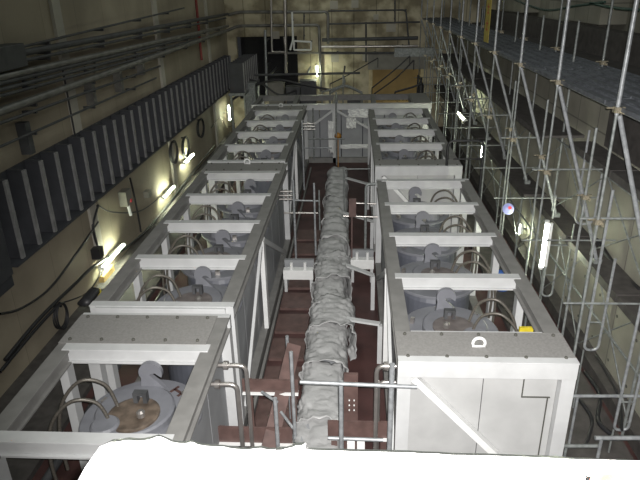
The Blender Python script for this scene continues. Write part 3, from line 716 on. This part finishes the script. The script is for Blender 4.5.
# clutter behind the cross frame
for k, (pts, Y, r, m, lb) in enumerate((
    ([(232, 100), (250, 88), (275, 80), (300, 84), (330, 90)], 32, .06, 'cable', 'black hose lying across the clutter left behind the cross frame'),
    ([(245, 78), (262, 84), (280, 95), (296, 90)], 32.2, .05, 'cable', 'second black hose crossing the clutter behind the cross frame'),
    ([(330, 84), (350, 74), (378, 58)], 33, .03, 'cable', 'thin line rising toward the doorway corner'),
    ([(372, 88), (392, 72), (410, 56)], 32, .035, 'cable', 'upper dark cable slanting across the doorway'),
    ([(374, 94), (396, 78), (414, 60)], 32, .035, 'cable', 'lower dark cable slanting across the doorway'),
    ([(322, 92), (343, 85), (343, 75)], 31.5, .05, 'galvd', 'dark bent tube frame left of the doorway'),
    ([(330, 93), (345, 86), (362, 93)], 31.4, .07, 'galvd', 'dark tripod like frame before the back wall'),
    ([(395, 92), (420, 84), (418, 75)], 31.6, .05, 'cable', 'black hose at the right foot of the doorway'))):
    P = [at_y(*p, Y) for p in pts]
    b = MB().tube(smooth(P, 6), r, 8); b.tube([(P[0].x, Y, 0), P[0]], r * .7, 6); b.tube([(P[-1].x, Y, 0 if pts[-1][1] > 70 else P[-1].z - .5), P[-1]], r * .7, 6)
    single(b, 'hose', m, lb, 'hose')
for k, (px0, px1, py0, py1, Y, m, lb) in enumerate(((243, 256, 84, 106, 31.6, 'galvd', 'dark cabinet in the far left corner beside the cross frame'), (268, 284, 84, 98, 32.6, 'shutter', 'grey crumpled cover behind the left of the cross frame'),
     (286, 300, 88, 100, 32.3, 'piped', 'dark pump housing behind the cross frame'), (418, 424, 78, 100, 31.9, 'cable', 'slim black bottle shaped tank at the right side of the doorway'), (300, 316, 82, 98, 33.4, 'piped', 'dark equipment block under the far lamp'))):
    a = at_y(px0, py0, Y); c = at_y(px1, py1, Y)
    b = MB()
    if k == 3: b.lathe([(.16, 0), (.16, a.z - .4), (.07, a.z - .2), (.07, a.z)], ((a.x + c.x) / 2, Y + .2, 0), 14)
    else: b.box(a.x, c.x, Y, Y + .7, 0, a.z).box(a.x - .04, c.x + .04, Y - .04, Y + .74, a.z, a.z + .05).bar((a.x, Y - .02, .4), (c.x, Y - .02, a.z - .1), .05, .04)
    single(b, ('cabinet', 'covered_machine', 'pump_housing', 'tank', 'equipment_block')[k], m, lb, ('cabinet', 'cover', 'pump', 'tank', 'equipment')[k])
for k, (px, py) in enumerate(((354, 101), (390, 101), (405, 101))):
    a = at_y(px, py, 31.3); b = MB().box(a.x - .35, a.x + .35, 31.3, 31.7, 0, a.z + .0)
    for s in (-.2, 0, .2): b.bar((a.x + s, 31.5, a.z), (a.x + s + .08, 31.5, a.z + .2), .07, .07)
    single(b, 'valve_rack', ('piped', 'ochre', 'ochre')[k], '%s small valve rack from the left behind the cross frame' % ORD[k], 'valve rack')

# ---------------------------------------------------------------- right side scaffold
SX, SX2 = 3.7, 4.95
DZ = CZ - 1.68
NY = [8.55 + 2.63 * k for k in range(11)]
def clamp_mesh(z):
    return MB().box(-.05, .05, -.05, .05, z - .04, z + .04).tube([(-.14, .035, z + .02), (.12, .035, z + .02)], .014, 6).tube([(.04, -.13, z - .03), (.04, .13, z - .03)], .014, 6).box(.05, .09, -.03, .03, z - .06, z - .01)
def standard(name, r, z0, z1, clamps, m, lb, grp, x, y, split=None):
    g = empty(name, (x, y, 0), lb, 'scaffold pole', grp)
    if split:
        MB().tube([(0, 0, z0), (0, 0, split)], .022, 8).build('lower_tube', 'galvd', g)
        MB().tube([(0, 0, split), (0, 0, z1)], r, 8).build('upper_tube', m, g)
    else: MB().tube([(0, 0, z0), (0, 0, z1)], r, 8).build('pole', m, g)
    for z in clamps: clamp_mesh(z).build('clamp', 'clamp', g)
    return g
s0 = s1 = b0 = None
for k, y in enumerate(NY):
    l0 = '%s tall pole from the near end along the outer edge of the right scaffold' % ORD[k]
    l1 = '%s pole from the near end in the rear line of the right scaffold' % ORD[k]
    l2 = '%s bright slanting prop from the near end under the scaffold deck' % ORD[k]
    if k == 0:
        s0 = standard('scaffold_pole', .032, 0, CZ + 1.3, [DZ + .02, CZ - 3.35], 'galv', l0, 'outer scaffold poles', SX, y, DZ - .05)
        s1 = standard('scaffold_pole', .028, 0, DZ + .9, [CZ - 3.35], 'galvd', l1, 'rear scaffold poles', SX2, y + .3)
        b0 = empty('slanting_prop', (SX, y - .1, 0), l2, 'scaffold prop', 'slanting props under the scaffold deck')
        MB().tube([(0, 0, DZ - .04), (1.22, 0, CZ - 5.2)], .036, 8).build('prop_tube', 'galv', b0)
        MB().box(1.15, 1.30, -.05, .05, CZ - 5.24, CZ - 5.14).build('prop_foot', 'galvd', b0)
    else:
        copy_tree(s0, None, l0).location.y = y
        copy_tree(s1, None, l1).location.y = y + .3
        copy_tree(b0, None, l2).location.y = y - .1
# intermediate thin posts that stop at the deck
t0 = None
for k in range(10):
    y = NY[k] + 1.3; lb = '%s short thin pole from the near end between the outer scaffold poles' % ORD[k]
    if k == 0: t0 = standard('scaffold_pole', .024, 0, CZ - 2.2, [CZ - 3.4], 'galvd', lb, 'intermediate scaffold poles', SX + .28, y)
    else: copy_tree(t0, None, lb).location.y = y
# rear guard poles over the deck
for k in range(8):
    y = 10 + 3.1 * k; lb = '%s guard pole from the near end on the wall side of the upper deck' % ORD[k]
    if k == 0: r0 = standard('guard_pole', .026, DZ + .04, CZ + 1.3, [DZ + .12], 'galvd', lb, 'guard poles on the wall side of the deck', 5.2, y)
    else: copy_tree(r0, None, lb).location.y = y
# ledgers along the hall
for x, z, m, lb in ((SX + .12, DZ - .03, 'galvd', 'long tube under the outer edge of the upper deck'),
                 (SX2, CZ - 3.5, 'galvd', 'long tube along the rear scaffold line at middle height'), (SX2, CZ - 6.3, 'galvd', 'long lowest tube along the rear scaffold line')):
    pipe([(x, 7.2, z), (x, 34.9, z)], .026, 'scaffold_ledger', m, lb, 'scaffold tube')
# transoms: one pair at each node
tr0 = None
for k, y in enumerate(NY):
    for j, z in enumerate((CZ - 3.32, CZ - 4.85)):
        lb = '%s %s crosswise tube from the near end of the right scaffold' % (ORD[k], ('upper', 'lower')[j])
        o = single(MB().tube([(SX - .25, y + .06 + j * .1, z), (RW - .02, y + .06 + j * .1, z)], .02, 6), 'scaffold_transom', 'galvd', lb, 'scaffold tube', 'crosswise scaffold tubes')
# cross braces (thin, flat X) in each second bay, in the outer line and rear line
for k in range(10):
    y0, y1 = NY[k], NY[k + 1]
    for j, (za, zc) in enumerate(((CZ - 7.4, CZ - 5.1), (CZ - 5.1, CZ - 3.5))):
        g = empty('cross_brace', (SX2 + .04, y0 + .3, 0), '%s %s thin crossed brace from the near end in the rear scaffold line' % (ORD[k], ('lower', 'upper')[j]), 'scaffold brace', 'crossed braces of the scaffold')
        MB().tube([(0, 0, za), (0, y1 - y0, zc)], .016, 6).build('brace_rod', 'galvd', g)
        MB().tube([(.035, 0, zc), (.035, y1 - y0, za)], .016, 6).build('brace_rod', 'galvd', g)
# deck planks
pn = 0
for r in range(6):
    for s in range(8):
        y0 = 5.4 + s * 3.7 + (r % 2) * .25; y1 = y0 + 3.66
        if y1 > 35.2: y1 = 35.2
        x0 = SX + .03 + r * .27
        g = empty('deck_plank', (x0, y0, DZ), '%s deck plank from the near end in the %s line from the aisle' % (ORD[s], ORD[r]), 'scaffold plank', 'steel planks of the upper deck')
        b = MB().box(0, .225, 0, y1 - y0, 0, .035).box(0, .02, 0, y1 - y0, .035, .06).box(.205, .225, 0, y1 - y0, .035, .06)
        b.build('plank_board', 'plank', g)
# middle walkway (z -3.35) and low walkway (z -5.4)
for s in range(5):
    y0 = 6.3 + s * 2.3 if s < 3 else 13.7 + (s - 3) * 9.2; y1 = y0 + (2.25 if s < 3 else 9.1)
    if s >= 3: x0, x1 = 4.35, 5.3
    else: x0, x1 = 4.78, 5.3
    single(MB().box(x0, x1, y0, y1, CZ - 3.3, CZ - 3.24).box(x0, x0 + .03, y0, y1, CZ - 3.38, CZ - 3.3), 'walkway_board', 'plankd', '%s dark board from the near end of the middle walkway' % ORD[s], 'walkway board', 'boards of the middle walkway')
for s in range(6):
    y0 = 7.0 + s * 2.75 if s < 3 else 15.4 + (s - 3) * 6.5; y1 = y0 + (2.7 if s < 3 else 6.4)
    x0, x1 = (4.78, 5.32) if s < 3 else (4.6, 5.2)
    single(MB().box(x0, x1, y0, y1, CZ - 5.3, CZ - 5.24).box(x0, x0 + .03, y0, y1, CZ - 5.4, CZ - 5.3), 'walkway_board', 'plankd', '%s dark board from the near end of the low walkway' % ORD[s], 'walkway board', 'boards of the low walkway')
# bent tube frames hanging beside the walkways
for k, (A, Bt, w, Y, lb) in enumerate((((611, 190), (590, 350), 13, 9.6, 'large bent tube frame at right with rounded foot, nearest the camera side'), ((560, 195), (546, 296), 9, 13.6, 'bent tube frame with rounded foot beside the brightest lamp'),
     ((605, 130), (583, 224), 16, 12.2, 'bent tube frame with rounded foot between the middle and low walkways'), ((634, 300), (620, 430), 14, 8.4, 'bent tube frame standing lowest at the right edge'))):
    a = at_y(*A, Y); c = at_y(*Bt, Y); wd = w / F * Y * 1.1
    x = max(c.x, SX + .1)
    g = empty('bent_tube_frame', (x, Y, 0), lb, 'bent tube frame')
    MB().tube(bend([(-wd * .5, 0, a.z), (-wd * .5, 0, c.z), (wd * .6, 0, c.z), (wd * .6, 0, c.z + (a.z - c.z) * .6)], .18, 6), .026, 8).build('frame_tube', 'galv', g)
    MB().tube([(-wd * .5, 0, c.z + .6), (wd * .6, 0, c.z + .6)], .018, 6).build('frame_rung', 'galvd', g)
    MB().tube([(-wd * .5, 0, c.z), (-wd * .5, 0, 0)], .018, 6).build('frame_foot', 'galvd', g)
# black bent guard rail between the right frames
a = at_y(447, 160, 17.3); c = at_y(450, 141, 17.3); d = at_y(484, 141, 17.3)
g = empty('guard_rail', (a.x, 17.3, 0), 'black bent guard rail over the gap between the two right frames', 'guard rail')
MB().tube(bend([(0, 0, TOP - .1), (0, 0, c.z), (d.x - a.x, 0, c.z), (d.x - a.x, 0, 0)], .2, 6), .04, 8).build('rail_tube', 'cable', g)
MB().tube([(0.2, 0, c.z - .55), (d.x - a.x, 0, c.z - .55)], .025, 8).build('mid_rail', 'cable', g)
# round blue disc with red centre
p = at_x(508, 209, SX - .08)
g = empty('clip_fan', p, 'round pale blue clip fan with red hub on a scaffold pole', 'fan')
MB().lathe([(.001, -.04), (.07, -.03), (.12, -.01), (.135, .03), (.08, .06), (.001, .08)], (0, 0, 0), 20).build('fan_guard', 'lilac', g).matrix_local = Matrix.Rotation(PI * .38, 4, 'X')
MB().lathe([(.001, -.02), (.04, -.02), (.04, .02), (.001, .03)], (0, 0, 0), 14).build('fan_hub', 'red', g).matrix_local = Matrix.Translation((.02, -.06, .05)) @ Matrix.Rotation(PI * .38, 4, 'X')
MB().tube([(0, .05, 0), (.08, .2, -.05)], .025, 8).build('fan_clip', 'cable', g)
# hanging yellow banner with red print
p = at_x(487, 30, SX - .08); y = p.y; ztop = CZ + 1.0; zbot = at_x(486, 42, SX - .08).z
g = empty('banner', (SX - .08, y, 0), 'narrow faded yellow banner with red print hanging over the deck edge', 'banner')
MB().box(-.01, 0, -.3, .3, zbot, ztop).build('banner_cloth', 'banner', g)
b = MB()
for k in range(6):
    z0 = zbot + .28 + k * .42
    b.box(-.014, -.0105, -.02, .02, z0, z0 + .28).box(-.014, -.0105, -.13, .13, z0 + .18, z0 + .22).box(-.014, -.0105, -.1, .1, z0 + .03, z0 + .065)
b.build('banner_print', 'bred', g)
# handrail ropes (dark green) across the top
for k, (pts, lb) in enumerate((([(515, 0), (545, 10), (575, 6), (605, 2)], 'sagging green cable between the guard poles over the deck'), ([(590, 3), (615, 8), (640, 10)], 'short sagging green cable at the top right corner'))):
    single(MB().tube(smooth([at_x(*p, 5.5) for p in pts], 6), .03, 6), 'green_cable', mat('green_cable_%s' % ('a', 'b')[k], (.02, .05, .038), .5), lb, 'cable')
# low right corner pipes near floor
for k, (p0, p1, z, r, m, lb) in enumerate((((572, 396), (640, 396), 1.2, .03, 'galv', 'low galvanised tube leaving the right side of the white face'), ((595, 438), (640, 438), 1.4, .035, 'galv', 'thick galvanised tube low at the right picture edge'), ((560, 446), (600, 446), 1.0, .03, 'galvd', 'short dark tube low beside the white face'))):
    a = at_z(*p0, z); c = at_z(*p1, z)
    b = MB().tube([a, c], r, 8).tube([(a.x + .1, a.y, 0), (a.x + .1, a.y, z)], r * .8, 6)
    single(b, 'low_tube', m, lb, 'scaffold tube')
for k, (pts, lb) in enumerate((([(585, 372), (600, 395), (598, 420), (612, 435)], 'thick black cable looping low at the right side of the white face'), ([(580, 400), (592, 420), (586, 445)], 'thin black cable hanging low beside the white face'), ([(596, 355), (618, 395), (622, 430)], 'second thick black cable low on the right'))):
    single(MB().tube(smooth([at_z(p[0], p[1], .35 + .2 * k) for p in pts], 6), .045 - .01 * k, 6), 'floor_cable', 'cable', lb, 'cable')
for k, (pts, X, lb) in enumerate((([(595, 245), (612, 275), (640, 300)], 5.28, 'thick black cable on the right wall above the low walkway'), ([(597, 240), (618, 270), (640, 290)], 5.28, 'second thick black cable on the right wall above the low walkway'), ([(555, 215), (575, 225), (595, 250)], 5.28, 'black cable bundle on the wall behind the low walkway'))):
    cable(pts, X, .05, lb)
p = at_x(604, 150, RW - .03)
single(MB().box(RW - .05, RW - .01, 4, p.y, CZ - 3.2, CZ - 1.98), 'dark_wall_sheet', 'plankd', 'dark sheet on the right wall under the near end of the deck', 'dark_sheet')  # plain sheet added to make this stretch of wall dark
# tie holes on the right wall
hx = MB()
for i in range(26):
    for z in (.5, 1.0, 1.55, 2.0): hx.tube([(RW - .01, 8 + i * .9, z), (RW + .01, 8 + i * .9, z)], .035, 8)
o = hx.build('tie_holes', 'seam', bpy.data.objects['wall_right']); o['kind'] = 'structure'
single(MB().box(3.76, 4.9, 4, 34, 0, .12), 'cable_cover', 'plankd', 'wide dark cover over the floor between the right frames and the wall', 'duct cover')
single(MB().box(RW - .3, RW, 4, 34, 0, .3), 'wall_kerb', 'plankd', 'dark kerb along the foot of the right wall', 'kerb')

# ---------------------------------------------------------------- foreground parapet with sheets
PY = .75
zt2 = at_y(400, 447.5, PY + .21).z
struct('wall_parapet', 'conc', MB().box(-.40, 3, PY + .015, PY + .2, 6.2, zt2 - .012).box(-3, 3, -2.4, PY + .2, 6.1, 6.2))
# white sheet draped over the parapet
def sheet(x0, x1, name, m, label, cat, seed, amp, lift, z_end=.35, edge_l=None):
    nu, nv = 90, 26; vs = []; fs = []
    for j in range(nv + 1):
        v = j / nv
        for i in range(nu + 1):
            u = i / nu; x = x0 + (x1 - x0) * u
            n = noise.noise(Vector((x * 9, seed, v * 2))); n2 = 1 - 2 * abs(noise.noise(Vector((x * 16 + v * 2, seed + 3, v * 3))))
            a = amp * (n + .5 * n2)
            if v < .45:   t = v / .45; y = PY - .01 - .012 * 0; z = zt2 - z_end * (1 - t); y = PY - .01 - a * .9 - .01
            elif v < .6:  t = (v - .45) / .15; y = PY - .01 + .22 * t; z = zt2 + .004
            else:         t = (v - .6) / .4; y = PY + .215 + a * .4; z = zt2 - .3 * t
            z += max(0, a) * .6 * (1 if .3 < v < .7 else .2) + lift(x)
            if edge_l: x += edge_l(v) * (1 - u) ** 3
            vs.append((x, y, z))
    for j in range(nv):
        for i in range(nu):
            a = j * (nu + 1) + i; fs.append((a, a + 1, a + nu + 2, a + nu + 1))
    o = MB().add(vs, fs, True).build(name, m, None, label, cat)
    s = o.modifiers.new('solid', 'SOLIDIFY'); s.thickness = .003
    return o
sheet(-.16, 2.6, 'plastic_cover', 'cloth', 'smooth white sheet covering the parapet right across the foreground', 'sheet', 2.0, .004, lambda x: -.02 * max(0, x))
sheet(-.47, -.10, 'crumpled_plastic', 'cloth', 'crumpled white plastic bunched on the left end of the parapet', 'plastic sheet', 9.0, .02, lambda x: .006 + .008 * math.sin((x + .5) * 16), edge_l=lambda v: .06 * math.sin(v * 9))
p = at_y(610, 466, PY - .03)
single(MB().add(*(lambda: ([(.36 + .02 * i, PY - .05 - .004 * math.sin(i * 1.9 + j), p.z + .012 - .014 * j + .003 * math.sin(i * 1.3)) for j in range(4) for i in range(30)],
    [(j * 30 + i, j * 30 + i + 1, (j + 1) * 30 + i + 1, (j + 1) * 30 + i) for j in range(3) for i in range(29)], True))()), 'orange_cloth', 'orange', 'strip of orange cloth at the right end of the parapet', 'cloth')
bpy.data.objects['orange_cloth'].modifiers.new('solid', 'SOLIDIFY').thickness = .004

# ---------------------------------------------------------------- light
def area(name, loc, size, power, col, rot=(0, 0, 0), sy=None):
    l = bpy.data.lights.new(name, 'AREA'); l.energy = power; l.size = size; l.color = col
    if sy: l.shape = 'RECTANGLE'; l.size_y = sy
    o = bpy.data.objects.new(name, l); COL.objects.link(o); o.location = loc; o.rotation_euler = rot; return o
for k, (x, y) in enumerate(((-3, 8), (3, 14), (-3, 20), (3, 26), (-2, 32))):
    area('hall_light', (x, y, 11.8), 1.6, 78, (.93, 1.0, .92))
area('hall_light', (-1, 3, 11.8), 1.6, 80, (.93, 1.0, .92))
fl = bpy.data.lights.new('camera_flash', 'SPOT'); fl.energy = 8200; fl.spot_size = math.radians(84); fl.spot_blend = 1; fl.shadow_soft_size = .012; fl.color = (1, .97, .95)
fo = bpy.data.objects.new('camera_flash', fl); COL.objects.link(fo)
fo.matrix_world = Matrix.Translation(Vector((0, 0, CZ)) + Vector((_X.x, _Y.x, _Z.x)) * .05 + Vector((_X.y, _Y.y, _Z.y)) * .05) @ R.to_4x4() @ Matrix.Rotation(math.radians(-7), 4, 'Y') @ Matrix.Rotation(math.radians(-7), 4, 'X')
w = bpy.data.worlds.new('world'); bpy.context.scene.world = w; w.use_nodes = True
w.node_tree.nodes['Background'].inputs[0].default_value = (.5, .52, .55, 1); w.node_tree.nodes['Background'].inputs[1].default_value = .03
vs = bpy.context.scene.view_settings
vs.view_transform = 'Standard'; vs.look = 'None'; vs.exposure = 0.0; vs.gamma = 1; vs.use_curve_mapping = False
